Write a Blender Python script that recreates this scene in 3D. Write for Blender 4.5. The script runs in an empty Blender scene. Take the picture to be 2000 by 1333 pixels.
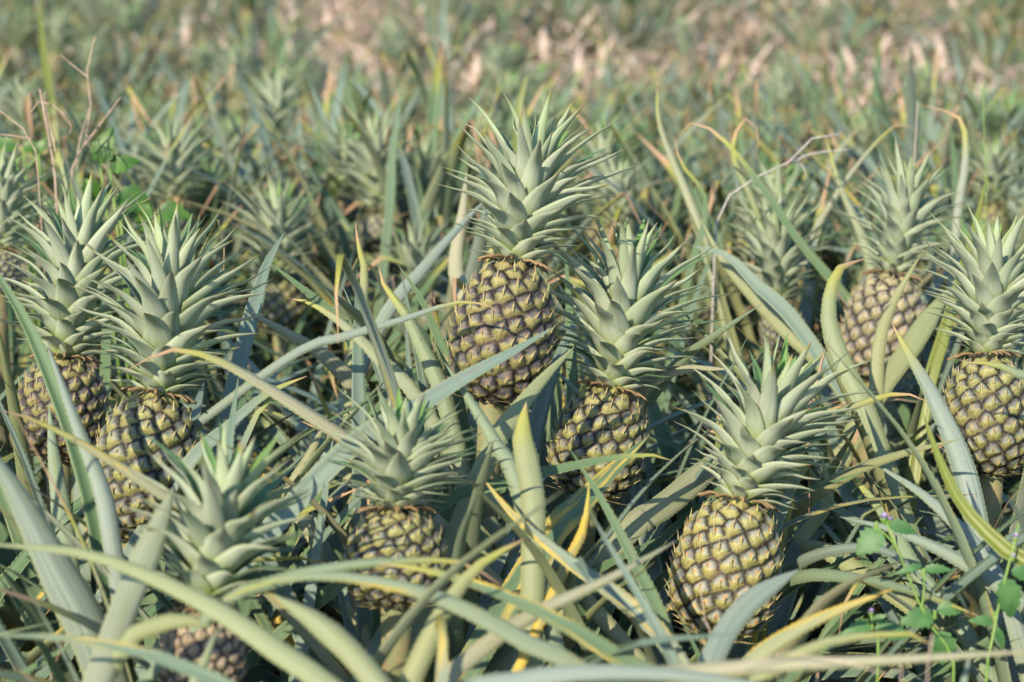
import bpy, math, random
import numpy as np
from mathutils import Vector, Matrix, Quaternion

R = math.radians
SC = bpy.context.scene
COL = SC.collection

# ------------------------------------------------------------------ camera
FPX, CX, CY = 3600.0, 1000.0, 666.5          # focal length and centre in pixels of the 2000 x 1333 photo
PITCH, CAMH = R(13.1), 1.15
cd = bpy.data.cameras.new("camera"); cam = bpy.data.objects.new("camera", cd); COL.objects.link(cam)
cam.location = (0, 0, CAMH); cam.rotation_euler = (R(90) - PITCH, 0, 0)
cd.sensor_width = 36.0; cd.lens = 36.0 * FPX / 2000.0
cd.clip_start = 0.05; cd.clip_end = 3000
cd.dof.use_dof = True; cd.dof.focus_distance = 2.08; cd.dof.aperture_fstop = 4.0; cd.dof.aperture_blades = 7
SC.camera = cam
SC.render.resolution_x, SC.render.resolution_y = 1024, 682

# ------------------------------------------------------------------ sky, sun, exposure
SUN_EL, SUN_AZ = 32.0, 207.0                  # azimuth clockwise from +Y (the view direction): behind the camera, to the left
w = bpy.data.worlds.new("World"); SC.world = w; w.use_nodes = True
nt = w.node_tree
sky = nt.nodes.new("ShaderNodeTexSky"); sky.sky_type = 'NISHITA'; sky.sun_disc = False
sky.sun_elevation = R(SUN_EL); sky.sun_rotation = R(SUN_AZ); sky.air_density = 1.0; sky.dust_density = 0.3; sky.ozone_density = 3.0
bg = nt.nodes["Background"]; bg.inputs[1].default_value = 0.15
nt.links.new(sky.outputs[0], bg.inputs[0])
sd = bpy.data.lights.new("sun", 'SUN'); sd.energy = 4.1; sd.angle = R(0.6); sd.color = (1.0, 0.86, 0.66)
sun = bpy.data.objects.new("sun", sd); COL.objects.link(sun)
sdir = Vector((math.sin(R(SUN_AZ)) * math.cos(R(SUN_EL)), math.cos(R(SUN_AZ)) * math.cos(R(SUN_EL)), math.sin(R(SUN_EL))))
sun.rotation_euler = sdir.to_track_quat('Z', 'Y').to_euler()
SC.view_settings.view_transform = 'Standard'; SC.view_settings.look = 'None'
SC.view_settings.exposure = 0.75; SC.view_settings.gamma = 1.0
SC.cycles.max_bounces = 5; SC.cycles.diffuse_bounces = 3; SC.cycles.transmission_bounces = 2
SC.cycles.glossy_bounces = 2; SC.cycles.transparent_max_bounces = 4
SC.cycles.use_denoising = True

# ------------------------------------------------------------------ projection helpers
_sp, _cp = math.sin(PITCH), math.cos(PITCH)
def at(x, y, Z):
    a = (x - CX) / FPX; b = -(y - CY) / FPX
    return Vector((Z * a, Z * (_cp + b * _sp), CAMH + Z * (b * _cp - _sp)))
def project(p):
    x, y, z = p[0], p[1], p[2] - CAMH
    Z = y * _cp - z * _sp
    u = y * _sp + z * _cp
    if Z < 0.05: return None
    return (CX + FPX * x / Z, CY - FPX * u / Z, Z)
def ground_z(x, y):
    t = max(0.0, y - 6.5)
    z = 0.14 * (1 - math.exp(-t / 1.5)) + 0.030 * t
    return z + 0.02 * math.sin(1.7 * x + 0.6) * math.cos(1.3 * y)
rnd = random.Random(7)

# ------------------------------------------------------------------ object helpers
def tag(o, label=None, cat=None, group=None, kind=None):
    if label: o['label'] = label
    if cat: o['category'] = cat
    if group: o['group'] = group
    if kind: o['kind'] = kind
    return o
def empty(name, loc):
    o = bpy.data.objects.new(name, None); o.location = loc; o.empty_display_size = 0.05; COL.objects.link(o); return o
class MB:
    """collects vertices, faces and two vertex vectors, links them as one mesh"""
    def __init__(s): s.v = []; s.q = []; s.t = []; s.a = []; s.b = []; s.n = 0
    def add(s, v, q=None, t=None, a=None, b=None):
        v = np.asarray(v, float).reshape(-1, 3); k = len(v)
        v = v.copy(); s.v.append(v)
        if q is not None and len(q): s.q.append(np.asarray(q, int).reshape(-1, 4) + s.n)
        if t is not None and len(t): s.t.append(np.asarray(t, int).reshape(-1, 3) + s.n)
        s.a.append(np.zeros((k, 3)) if a is None else np.broadcast_to(np.asarray(a, float), (k, 3)))
        s.b.append(np.zeros((k, 3)) if b is None else np.broadcast_to(np.asarray(b, float), (k, 3)))
        s.n += k
    def merge(s, o, M=None, off=None):
        v = np.concatenate(o.v)
        if M is not None: v = v @ M.T
        if off is not None: v = v + off
        q = np.concatenate(o.q) if o.q else None; t = np.concatenate(o.t) if o.t else None
        s.add(v, q, t, np.concatenate(o.a), np.concatenate(o.b))
    def mesh(s, name, mat, smooth=True):
        me = bpy.data.meshes.new(name)
        v = np.concatenate(s.v); q = np.concatenate(s.q) if s.q else np.zeros((0, 4), int)
        t = np.concatenate(s.t) if s.t else np.zeros((0, 3), int)
        nl = q.size + t.size
        me.vertices.add(len(v)); me.vertices.foreach_set("co", v.astype(np.float32).ravel())
        me.loops.add(nl); me.loops.foreach_set("vertex_index", np.concatenate([q.ravel(), t.ravel()]).astype(np.int32))
        me.polygons.add(len(q) + len(t))
        st = np.concatenate([np.arange(len(q)) * 4, q.size + np.arange(len(t)) * 3]).astype(np.int32)
        me.polygons.foreach_set("loop_start", st)
        me.polygons.foreach_set("use_smooth", np.full(len(st), smooth))
        for nm, arr in (("pa", s.a), ("pb", s.b)):
            at_ = me.attributes.new(nm, 'FLOAT_VECTOR', 'POINT')
            at_.data.foreach_set("vector", np.concatenate(arr).astype(np.float32).ravel())
        me.update(calc_edges=True); me.validate()
        me.materials.append(mat)
        return me
    def build(s, name, mat, parent=None, smooth=True):
        return link(s.mesh(name, mat, smooth), name, parent)
def link(me, name, parent=None):
    o = bpy.data.objects.new(name, me); COL.objects.link(o)
    if parent is not None: o.parent = parent
    return o

# ------------------------------------------------------------------ materials
class NT:
    def __init__(s, name):
        s.m = bpy.data.materials.new(name); s.m.use_nodes = True; s.t = s.m.node_tree
        s.p = s.t.nodes["Principled BSDF"]; s.o = s.t.nodes["Material Output"]
    def n(s, typ, **kw):
        nd = s.t.nodes.new(typ)
        for k, v in kw.items(): setattr(nd, k, v)
        return nd
    def l(s, a, b): s.t.links.new(a, b)
    def put(s, sock, v):
        if isinstance(v, bpy.types.NodeSocket): s.l(v, sock)
        else: sock.default_value = v
    def math(s, op, a, b=0.0, c=0.0, clamp=False):
        nd = s.n("ShaderNodeMath", operation=op, use_clamp=clamp)
        for i, x in enumerate((a, b, c)): s.put(nd.inputs[i], x)
        return nd.outputs[0]
    def mix(s, f, a, b):
        nd = s.n("ShaderNodeMix", data_type='RGBA')
        s.put(nd.inputs[0], f)
        for i, x in ((6, a), (7, b)):
            s.put(nd.inputs[i], x if isinstance(x, bpy.types.NodeSocket) else (*x, 1.0))
        return nd.outputs[2]
    def ramp(s, f, a, b):                       # smoothstep a..b
        nd = s.n("ShaderNodeMapRange", interpolation_type='SMOOTHSTEP')
        s.put(nd.inputs[0], f); s.put(nd.inputs[1], a); s.put(nd.inputs[2], b)
        return nd.outputs[0]
    def noise(s, vec, scale, detail=3.0, rough=0.55):
        nd = s.n("ShaderNodeTexNoise"); nd.inputs["Scale"].default_value = scale
        nd.inputs["Detail"].default_value = detail; nd.inputs["Roughness"].default_value = rough
        if vec is not None: s.l(vec, nd.inputs["Vector"])
        return nd.outputs[0]
    def attr(s, name):
        a = s.n("ShaderNodeAttribute", attribute_name=name); sp = s.n("ShaderNodeSeparateXYZ")
        s.l(a.outputs["Vector"], sp.inputs[0]); return sp.outputs
    def comb(s, x, y, z):
        c = s.n("ShaderNodeCombineXYZ")
        for i, v in enumerate((x, y, z)): s.put(c.inputs[i], v)
        return c.outputs[0]
    def bump(s, h, strength, dist):
        b = s.n("ShaderNodeBump"); b.inputs["Strength"].default_value = strength; b.inputs["Distance"].default_value = dist
        s.l(h, b.inputs["Height"]); s.l(b.outputs[0], s.p.inputs["Normal"])
    def translucent(s, col, amount):
        tr = s.n("ShaderNodeBsdfTranslucent"); s.put(tr.inputs[0], col if isinstance(col, bpy.types.NodeSocket) else (*col, 1))
        mx = s.n("ShaderNodeMixShader"); mx.inputs[0].default_value = amount
        s.l(s.p.outputs[0], mx.inputs[1]); s.l(tr.outputs[0], mx.inputs[2]); s.l(mx.outputs[0], s.o.inputs[0])

def blade_material(name, crown=False):
    """pa = (along 0..1, across -1..1, side 1 = upper face), pb = (random, start of the dry tip, yellowness)"""
    k = NT(name)
    u, c, side = k.attr("pa"); rn, dry, yel = k.attr("pb")
    geo = k.n("ShaderNodeTexCoord").outputs["Object"]
    info = k.n("ShaderNodeObjectInfo").outputs["Random"]
    r1 = k.math('ADD', k.math('MULTIPLY', rn, 37.0), k.math('MULTIPLY', info, 11.0))
    st = k.noise(k.comb(k.math('MULTIPLY', c, 5.0), k.math('MULTIPLY', u, 1.2), r1), 1.6, 3.0, 0.6)    # lengthwise streaks
    fine = k.noise(k.comb(k.math('MULTIPLY', c, 16.0), k.math('MULTIPLY', u, 2.0), r1), 1.5, 1.0)
    bl = k.noise(k.comb(k.math('MULTIPLY', c, 0.9), k.math('MULTIPLY', u, 5.0), r1), 1.3, 4.0, 0.6)     # blotches
    if crown:
        back = k.mix(st, (0.41, 0.485, 0.355), (0.60, 0.66, 0.49))
        back = k.mix(k.math('MULTIPLY', k.ramp(rn, 0.55, 1.0), 0.45), back, (0.31, 0.42, 0.25))
        back = k.mix(k.math('MULTIPLY', yel, 0.6), back, (0.32, 0.47, 0.14))
        back = k.mix(k.math('MULTIPLY', k.ramp(u, 0.42, 0.02), 0.9), back, (0.30, 0.42, 0.06))
        back = k.mix(k.math('MULTIPLY', k.ramp(u, 0.78, 1.0), 0.55), back, (0.30, 0.25, 0.15))
        top = k.mix(bl, (0.08, 0.19, 0.06), (0.17, 0.30, 0.14))
        top = k.mix(yel, top, (0.17, 0.34, 0.05))
        top = k.mix(k.math('MULTIPLY', k.ramp(fine, 0.45, 0.7), k.ramp(rn, 0.4, 0.9)), top, (0.19, 0.13, 0.15))
        top = k.mix(k.math('MULTIPLY', k.ramp(u, 0.4, 0.05), 0.6), top, (0.30, 0.42, 0.12))
    else:
        back = k.mix(k.ramp(k.math('FRACT', k.math('MULTIPLY', rn, 5.1)), 0.25, 0.6), k.mix(k.ramp(st, 0.3, 0.7), (0.26, 0.265, 0.165), (0.39, 0.375, 0.25)), k.mix(k.ramp(st, 0.3, 0.7), (0.165, 0.22, 0.185), (0.265, 0.32, 0.27)))
        back = k.mix(k.math('MULTIPLY', k.ramp(rn, 0.35, 0.9), 0.6), back, (0.18, 0.26, 0.12))
        back = k.mix(k.math('MULTIPLY', k.ramp(bl, 0.52, 0.75), 0.6), back, (0.19, 0.25, 0.08))
        back = k.mix(k.math('MULTIPLY', k.ramp(k.math('FRACT', k.math('MULTIPLY', rn, 13.7)), 0.4, 0.95), 0.75), back, k.mix(bl, (0.20, 0.25, 0.08), (0.33, 0.33, 0.16)))
        top = k.mix(bl, (0.055, 0.12, 0.045), (0.125, 0.21, 0.10))
        top = k.mix(k.ramp(k.math('FRACT', k.math('MULTIPLY', rn, 7.3)), 0.30, 0.75), top, k.mix(bl, (0.125, 0.195, 0.15), (0.21, 0.28, 0.225)))
        top = k.mix(k.math('MULTIPLY', k.ramp(st, 0.55, 0.8), 0.5), top, (0.24, 0.29, 0.18))
        top = k.mix(k.math('MULTIPLY', k.ramp(bl, 0.6, 0.75), k.ramp(rn, 0.5, 1.0)), top, (0.24, 0.15, 0.14))
    col = k.mix(side, back, top)
    col = k.mix(k.math('MULTIPLY', k.ramp(fine, 0.48, 0.72), 0.30), col, (0.13, 0.17, 0.08))
    ac = k.math('ABSOLUTE', c)
    col = k.mix(k.math('MULTIPLY', k.ramp(ac, 0.84, 0.97), 0.45), col, (0.33, 0.36, 0.15))
    if not crown:
        sp = k.noise(geo, 190.0, 2.0)
        spk = k.math('MULTIPLY', k.ramp(sp, 0.66, 0.74), k.ramp(bl, 0.45, 0.6))
        col = k.mix(k.math('MULTIPLY', spk, 0.7), col, (0.10, 0.10, 0.05))
    if not crown:
        sc = k.noise(k.comb(k.math('MULTIPLY', c, 2.2), k.math('MULTIPLY', u, 13.0), r1), 1.2, 4.0, 0.7)
        col = k.mix(k.math('MULTIPLY', k.ramp(sc, 0.66, 0.70), 0.75), col, k.mix(fine, (0.40, 0.29, 0.17), (0.20, 0.15, 0.08)))
    # yellow patches and the dried tip
    yf = k.math('MULTIPLY', 0.0, 0.0) if crown else k.math('MULTIPLY', k.ramp(k.math('ADD', bl, k.math('MULTIPLY', yel, 0.30)), 0.62, 0.80), k.ramp(yel, 0.02, 0.3))
    col = k.mix(yf, col, k.mix(st, (0.55, 0.30, 0.06), (0.56, 0.50, 0.06)))
    du = k.math('ADD', k.math('SUBTRACT', u, dry), k.math('MULTIPLY', k.math('SUBTRACT', st, 0.5), 0.12))
    col = k.mix(k.math('MULTIPLY', k.ramp(du, -0.10, -0.01), 0.8), col, (0.36, 0.36, 0.06))
    dc = k.mix(fine, (0.58, 0.40, 0.24), (0.34, 0.20, 0.11))
    col = k.mix(k.ramp(du, -0.015, 0.015), col, dc)
    k.l(col, k.p.inputs["Base Color"])
    k.put(k.p.inputs["Roughness"], k.math('ADD', 0.42, k.math('MULTIPLY', bl, 0.22)))
    k.p.inputs["Specular IOR Level"].default_value = 0.42
    k.bump(fine, 0.35, 0.0012)
    k.translucent(k.mix(0.5, col, (0.25, 0.42, 0.08)), 0.12 if crown else 0.08)
    return k.m

def fruit_material():
    """pa = colour of the skin at the vertex, pb = (ridge mask, random, 0)"""
    k = NT("pineapple_skin")
    a = k.n("ShaderNodeAttribute", attribute_name="pa").outputs["Vector"]
    geo = k.n("ShaderNodeTexCoord").outputs["Object"]
    n1 = k.noise(geo, 260.0, 3.0); n2 = k.noise(geo, 38.0, 2.0)
    col = k.mix(k.math('MULTIPLY', k.ramp(n1, 0.5, 0.75), 0.18), a, (0.42, 0.37, 0.20))
    col = k.mix(k.math('MULTIPLY', k.ramp(n1, 0.5, 0.3), 0.35), col, (0.05, 0.035, 0.025))
    col = k.mix(k.math('MULTIPLY', k.ramp(n2, 0.55, 0.75), 0.15), col, (0.42, 0.26, 0.13))
    k.l(col, k.p.inputs["Base Color"])
    k.p.inputs["Roughness"].default_value = 0.55; k.p.inputs["Specular IOR Level"].default_value = 0.35
    k.bump(n1, 0.5, 0.0012)
    return k.m
def simple(name, c1, c2, scale, rough=0.7, bump=0.3, bd=0.002, tr=0.0):
    k = NT(name); geo = k.n("ShaderNodeTexCoord").outputs["Object"]
    n1 = k.noise(geo, scale, 5.0, 0.6)
    col = k.mix(k.ramp(n1, 0.3, 0.7), c1, c2)
    k.l(col, k.p.inputs["Base Color"]); k.p.inputs["Roughness"].default_value = rough
    k.bump(n1, bump, bd)
    if tr: k.translucent(col, tr)
    return k.m
M_LEAF = blade_material("leaf_blade"); M_CROWN = blade_material("crown_blade", True); M_FRUIT = fruit_material()
M_STALK = simple("stalk_skin", (0.16, 0.19, 0.08), (0.26, 0.20, 0.10), 60)
M_TWIG = simple("dry_twig_bark", (0.28, 0.19, 0.13), (0.48, 0.36, 0.27), 120)
M_GREYTWIG = simple("bleached_stick", (0.33, 0.31, 0.29), (0.50, 0.46, 0.42), 120)
M_STRAW = simple("dry_straw", (0.56, 0.42, 0.32), (0.70, 0.56, 0.44), 9, tr=0.1)
M_WEED = simple("weed_leaf", (0.05, 0.15, 0.04), (0.10, 0.23, 0.07), 70, 0.5, tr=0.22)
M_BROAD = simple("broad_weed_leaf", (0.035, 0.12, 0.015), (0.10, 0.22, 0.035), 22, 0.45, tr=0.25)
M_STEM = simple("weed_stem", (0.12, 0.24, 0.04), (0.20, 0.32, 0.07), 50, 0.5)
M_PETAL = simple("lilac_petals", (0.45, 0.34, 0.66), (0.66, 0.58, 0.82), 200, 0.7)

def ground_material():
    k = NT("field_soil"); geo = k.n("ShaderNodeTexCoord").outputs["Object"]
    n1 = k.noise(geo, 9.0, 6.0, 0.65); n2 = k.noise(geo, 0.45, 3.0); n3 = k.noise(geo, 55.0, 4.0)
    col = k.mix(n1, (0.035, 0.028, 0.020), (0.13, 0.095, 0.06))
    col = k.mix(k.math('MULTIPLY', k.ramp(n3, 0.5, 0.7), 0.5), col, (0.26, 0.18, 0.11))
    yy = k.n("ShaderNodeSeparateXYZ"); k.l(geo, yy.inputs[0])
    far = k.math('MULTIPLY', k.ramp(yy.outputs[1], 5.5, 7.5), k.ramp(n2, 0.15, 0.45))
    col = k.mix(k.math('MULTIPLY', far, 0.85), col, k.mix(n1, (0.46, 0.34, 0.25), (0.58, 0.45, 0.35)))
    k.l(col, k.p.inputs["Base Color"]); k.p.inputs["Roughness"].default_value = 0.9
    k.bump(n1, 0.8, 0.03)
    return k.m
M_SOIL = ground_material()

# ------------------------------------------------------------------ strap blades (leaves of plant and of crown)
def spline(ctrl, n):
    """Catmull-Rom through ctrl, resampled to n points at even arc length"""
    P = np.array([list(p) for p in ctrl], float)
    P = np.vstack([2 * P[0] - P[1], P, 2 * P[-1] - P[-2]])
    out = []
    for i in range(1, len(P) - 2):
        for t in np.linspace(0, 1, 12, endpoint=False):
            a, b, c, d = P[i - 1], P[i], P[i + 1], P[i + 2]
            out.append(0.5 * (2 * b + (c - a) * t + (2 * a - 5 * b + 4 * c - d) * t * t + (3 * b - a - 3 * c + d) * t ** 3))
    out.append(P[-2]); out = np.array(out)
    L = np.concatenate([[0], np.cumsum(np.linalg.norm(np.diff(out, axis=0), axis=1))])
    s = np.linspace(0, L[-1], n)
    return np.stack([np.interp(s, L, out[:, k]) for k in range(3)], 1), L[-1]
def nrm(v): return v / np.maximum(np.linalg.norm(v, axis=-1, keepdims=True), 1e-9)
ACR = np.array([-1, -0.62, -0.22, 0.22, 0.62, 1.0])
def blade(mb, ctrl, width, side, nseg=16, chan=0.35, taper=0.5, dry=2.0, yel=0.0, teeth=0.0, rand=0.5,
          tw=0.0, base=0.85, pinch=True, thick=0.0012, blunt=0.0, wave=0.0, u0=0.0, pw=0.72):
    """closed two-sided strap along ctrl; side(i) -> unit vector across; upper face = side x tangent"""
    pts, L = spline(ctrl, nseg + 1)
    T = nrm(np.gradient(pts, axis=0)); u = np.linspace(0, 1, nseg + 1)
    S = np.array(side, float)
    if S.ndim == 1: S = np.tile(S, (nseg + 1, 1))
    elif len(S) != nseg + 1: S = np.array([S[min(len(S) - 1, int(round(i * (len(S) - 1) / nseg)))] for i in range(nseg + 1)])
    S = nrm(S - T * np.sum(S * T, 1, keepdims=True))
    N = nrm(np.cross(S, T))
    if np.any(tw):
        a = (tw * u)[:, None]; S, N = S * np.cos(a) + N * np.sin(a), N * np.cos(a) - S * np.sin(a)
    wd = np.clip((1 - u) / max(taper, 1e-3), 0, 1) ** pw * (base + (1 - base) * np.clip(u * 4, 0, 1))
    if blunt: wd = np.maximum(wd, blunt * (u < 1.01))
    if pinch and dry < 1:
        wd = wd * (1 - 0.45 * np.clip((u - dry) / 0.05, 0, 1))
    wd = np.maximum(wd, 0.02) * width * 0.5
    ch = chan * (1 + 0.8 * np.clip((u - dry) / 0.1, 0, 1)) if dry < 1 else np.full_like(u, chan)
    prof = np.abs(ACR) ** 1.25
    m = len(ACR)
    cc = np.cos(ch * 0.8)
    V = pts[:, None] + S[:, None] * (ACR[None, :, None] * (wd * cc)[:, None, None]) + N[:, None] * (prof[None, :, None] * (wd * ch)[:, None, None])
    if wave: V = V + N[:, None] * (np.sin(u * 17 + rand * 9)[:, None, None] * wave * wd[:, None, None] * ACR[None, :, None])
    th = thick * (1 - prof * 0.9)[None, :, None] * np.clip(wd / (width * 0.3), 0.15, 1)[:, None, None]
    Vt = V + N[:, None] * 0.0; Vb = V - N[:, None] * th
    ring = np.concatenate([Vt, Vb[:, ::-1]], 1)                      # 2m verts per ring
    k = 2 * m
    idx = np.arange(nseg)[:, None] * k + np.arange(k)[None]
    nx = np.arange(nseg)[:, None] * k + (np.arange(k)[None] + 1) % k
    q = np.stack([idx, nx, nx + k, idx + k], -1).reshape(-1, 4)
    uu = u0 + (1 - u0) * u
    A = np.zeros((nseg + 1, k, 3)); A[..., 0] = uu[:, None]
    A[:, :m, 1] = ACR; A[:, m:, 1] = ACR[::-1]; A[:, :m, 2] = 1.0
    mb.add(ring.reshape(-1, 3), q, None, A.reshape(-1, 3), (rand, dry, yel))
    if teeth:
        n = int(L / teeth); us = (np.arange(n) + 0.5) / n; us = us[us < 0.93]
        f = us * nseg; i0 = np.minimum(f.astype(int), nseg - 1); fr = (f - i0)[:, None]
        vv, tt = [], []
        for e, sg in ((0, -1), (m - 1, 1)):
            E = V[i0, e] * (1 - fr) + V[i0 + 1, e] * fr; Tn = T[i0]; Sn = S[i0] * sg + N[i0] * 0.5
            sz = 0.0004 + 0.0003 * np.clip(wd[i0] / (width * 0.5), 0, 1)[:, None]
            tri = np.stack([E - Tn * teeth * 0.32, E + Tn * teeth * 0.22, E + Sn * sz + Tn * teeth * 0.42], 1)
            vv.append(tri.reshape(-1, 3))
        vv = np.concatenate(vv); tt = np.arange(len(vv)).reshape(-1, 3)
        a2 = np.zeros((len(vv), 3)); a2[:, 0] = np.tile(np.repeat(us, 3), 2); a2[:, 1] = 1.0; a2[:, 2] = 0.4
        mb.add(vv, None, tt, a2, (rand, dry, max(yel, 0.0)))
    return pts

def tube(mb, ctrl, r0, r1, n=14, k=7, b=(0.5, 2, 0)):
    pts, L = spline(ctrl, n); T = nrm(np.gradient(pts, axis=0))
    ref = np.array([0.3, 1.0, 0.2]) if abs(T[0, 2]) > 0.7 else np.array([0, 0, 1.0])
    X = nrm(np.cross(T, ref)); Y = np.cross(T, X)
    a = np.linspace(0, 2 * np.pi, k, endpoint=False); r = np.linspace(r0, r1, n)
    V = pts[:, None] + r[:, None, None] * (X[:, None] * np.cos(a)[None, :, None] + Y[:, None] * np.sin(a)[None, :, None])
    idx = np.arange(n - 1)[:, None] * k + np.arange(k)[None]; nx = np.arange(n - 1)[:, None] * k + (np.arange(k)[None] + 1) % k
    q = np.stack([idx, nx, nx + k, idx + k], -1).reshape(-1, 4)
    cap = np.array([pts[-1]]); base = len(V) * k
    mb.add(np.concatenate([V.reshape(-1, 3), cap]), q, [[(n - 1) * k + i, (n - 1) * k + (i + 1) % k, n * k] for i in range(k)], None, b)

# ------------------------------------------------------------------ the fruit: eyes, bracts, spines
SKINS = {   # bract, boss, boss centre, groove, dot
    'violet': ((0.31, 0.28, 0.10), (0.045, 0.040, 0.044), (0.115, 0.11, 0.11), (0.010, 0.007, 0.006), (0.32, 0.22, 0.12)),
    'green':  ((0.33, 0.32, 0.11), (0.075, 0.085, 0.075), (0.20, 0.215, 0.175), (0.012, 0.009, 0.006), (0.38, 0.29, 0.13)),
    'yellow': ((0.39, 0.36, 0.12), (0.12, 0.13, 0.11), (0.28, 0.30, 0.24), (0.018, 0.013, 0.007), (0.58, 0.28, 0.05)),
    'blue':   ((0.29, 0.30, 0.15), (0.10, 0.12, 0.14), (0.22, 0.25, 0.25), (0.018, 0.014, 0.014), (0.34, 0.28, 0.16)),
    'tan':    ((0.38, 0.34, 0.18), (0.12, 0.115, 0.105), (0.31, 0.29, 0.23), (0.018, 0.014, 0.011), (0.46, 0.33, 0.18)),
    'brown':  ((0.37, 0.29, 0.18), (0.12, 0.095, 0.08), (0.30, 0.25, 0.20), (0.022, 0.015, 0.010), (0.44, 0.28, 0.17)),
}
def fruit_mb(rad, hgt, skin='green', neyes=135, seed=1, nu=180, nv=130, spines=True, bulge=0.0):
    """local frame: z up from 0 (bottom) to hgt (top)"""
    rg = np.random.RandomState(seed)
    br, bo, bc, gr, dt = [np.array(c) for c in SKINS[skin]]
    def prof(t):            # radius at t 0..1
        x = 2 * t - 1
        r = (1 - np.abs(x) ** 2.7) ** 0.55
        return rad * np.maximum(r * (1.0 - 0.09 * x), 0.30 * (t > 0.5)) + rad * bulge * np.sin(t * 9)
    tt = np.linspace(0, 1, 400); rr = prof(tt)
    ds = np.sqrt(np.diff(rr) ** 2 + (hgt * np.diff(tt)) ** 2); area = np.concatenate([[0], np.cumsum(ds * (rr[1:] + rr[:-1]) / 2)])
    te = np.interp((np.arange(neyes) + 0.5) / neyes * area[-1], area, tt)
    ph = np.arange(neyes) * 2.399963 + rg.uniform(-0.07, 0.07, neyes) + seed
    te = np.clip(te + rg.uniform(-0.010, 0.010, neyes), 0.002, 0.998)
    er = np.interp(te, tt, rr)
    E = np.stack([er * np.cos(ph), er * np.sin(ph), hgt * te], 1)
    d0 = math.sqrt(area[-1] * 2 * math.pi / neyes)        # spacing of the eyes
    s = np.concatenate([[0], np.cumsum(ds)]); tv = np.interp(np.linspace(0, s[-1], nv), s, tt)
    th = np.linspace(0, 2 * np.pi, nu, endpoint=False)
    TT, TH = np.meshgrid(tv, th, indexing='ij'); rv = prof(TT)
    P = np.stack([rv * np.cos(TH), rv * np.sin(TH), hgt * TT], -1).reshape(-1, 3)
    drdt = np.interp(TT, tt, np.gradient(rr, tt)).reshape(-1)
    thf = TH.reshape(-1)
    UPm = nrm(np.stack([drdt * np.cos(thf), drdt * np.sin(thf), np.full_like(drdt, hgt)], 1))
    TG = np.stack([-np.sin(thf), np.cos(thf), np.zeros_like(thf)], 1)
    NR = np.cross(TG, UPm)
    D = np.linalg.norm(P[:, None] - E[None], axis=2)
    o = np.argpartition(D, 2, axis=1)[:, :3]; dd = np.take_along_axis(D, o, 1); so = np.argsort(dd, 1)
    o = np.take_along_axis(o, so, 1); dd = np.take_along_axis(dd, so, 1)
    i1 = o[:, 0]; f1, f2 = dd[:, 0], dd[:, 1]
    Ee, Eo = E[i1], E[o[:, 1]]
    bord = np.clip((f2 ** 2 - f1 ** 2) / (2 * np.linalg.norm(Eo - Ee, axis=1)) / (0.5 * d0), 0, 1)
    rel = P - Ee; lx = np.sum(rel * TG, 1) / (0.5 * d0); ly = np.sum(rel * UPm, 1) / (0.5 * d0)
    rnd_e = rg.uniform(0, 1, neyes)[i1]
    sm = lambda x, a, b: (lambda t: t * t * (3 - 2 * t))(np.clip((x - a) / (b - a), 0, 1))
    r_ = np.hypot(lx, ly * 0.97)
    vee = np.maximum(sm(0.22 - ly - 1.25 * np.abs(lx), -0.12, 0.22), sm(-0.12 - ly, -0.15, 0.30))   # the bract, pointed over the middle
    bract = vee
    ring = np.maximum(sm(0.40 - bord, 0.02, 0.20), sm(r_, 0.94, 1.06)) * sm(ly, -0.55, -0.05)
    ring = np.maximum(ring, 0.5 * sm(0.18 - bord, 0.0, 0.14))
    rim = sm(r_, 0.30, 0.85) * sm(ly, -0.3, 0.2)
    lobes = 0.10 * np.exp(-(lx / 0.16) ** 2) * (ly > 0)
    H = 0.13 * sm(bord, 0.0, 0.60) * (1 - lobes) + 0.07 * vee * sm(ly, -0.8, 0.1) * sm(bord, 0, .4) - 0.05 * ring
    H = H * d0 * (0.85 + 0.3 * rnd_e)
    H = H + d0 * 0.035 * np.interp(rnd_e, [0, 1], [-1, 1])
    P2 = P + NR * (H - 0.05 * d0)[:, None]
    # colour
    boss = bo[None] * rim[:, None] + bc[None] * (1 - rim)[:, None]
    boss = boss * (0.82 + 0.36 * rnd_e)[:, None]
    ang = np.arctan2(lx, 0.35 - ly)
    ray = 0.5 + 0.5 * np.sin(ang * 22 + rnd_e * 20)
    bcol = br[None] * (0.78 + 0.36 * ray)[:, None] * (0.82 + 0.3 * rg.uniform(0, 1, neyes)[i1])[:, None]
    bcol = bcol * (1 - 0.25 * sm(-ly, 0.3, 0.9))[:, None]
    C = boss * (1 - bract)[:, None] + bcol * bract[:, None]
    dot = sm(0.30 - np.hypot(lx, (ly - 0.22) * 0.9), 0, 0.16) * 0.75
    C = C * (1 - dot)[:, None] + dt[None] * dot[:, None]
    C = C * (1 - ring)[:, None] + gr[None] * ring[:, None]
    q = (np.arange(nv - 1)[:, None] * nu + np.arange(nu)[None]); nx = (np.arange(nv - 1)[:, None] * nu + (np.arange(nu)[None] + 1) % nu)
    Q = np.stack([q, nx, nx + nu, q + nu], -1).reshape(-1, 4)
    mb = MB(); mb.add(P2, Q, None, C, (0, 0, 0))
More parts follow.
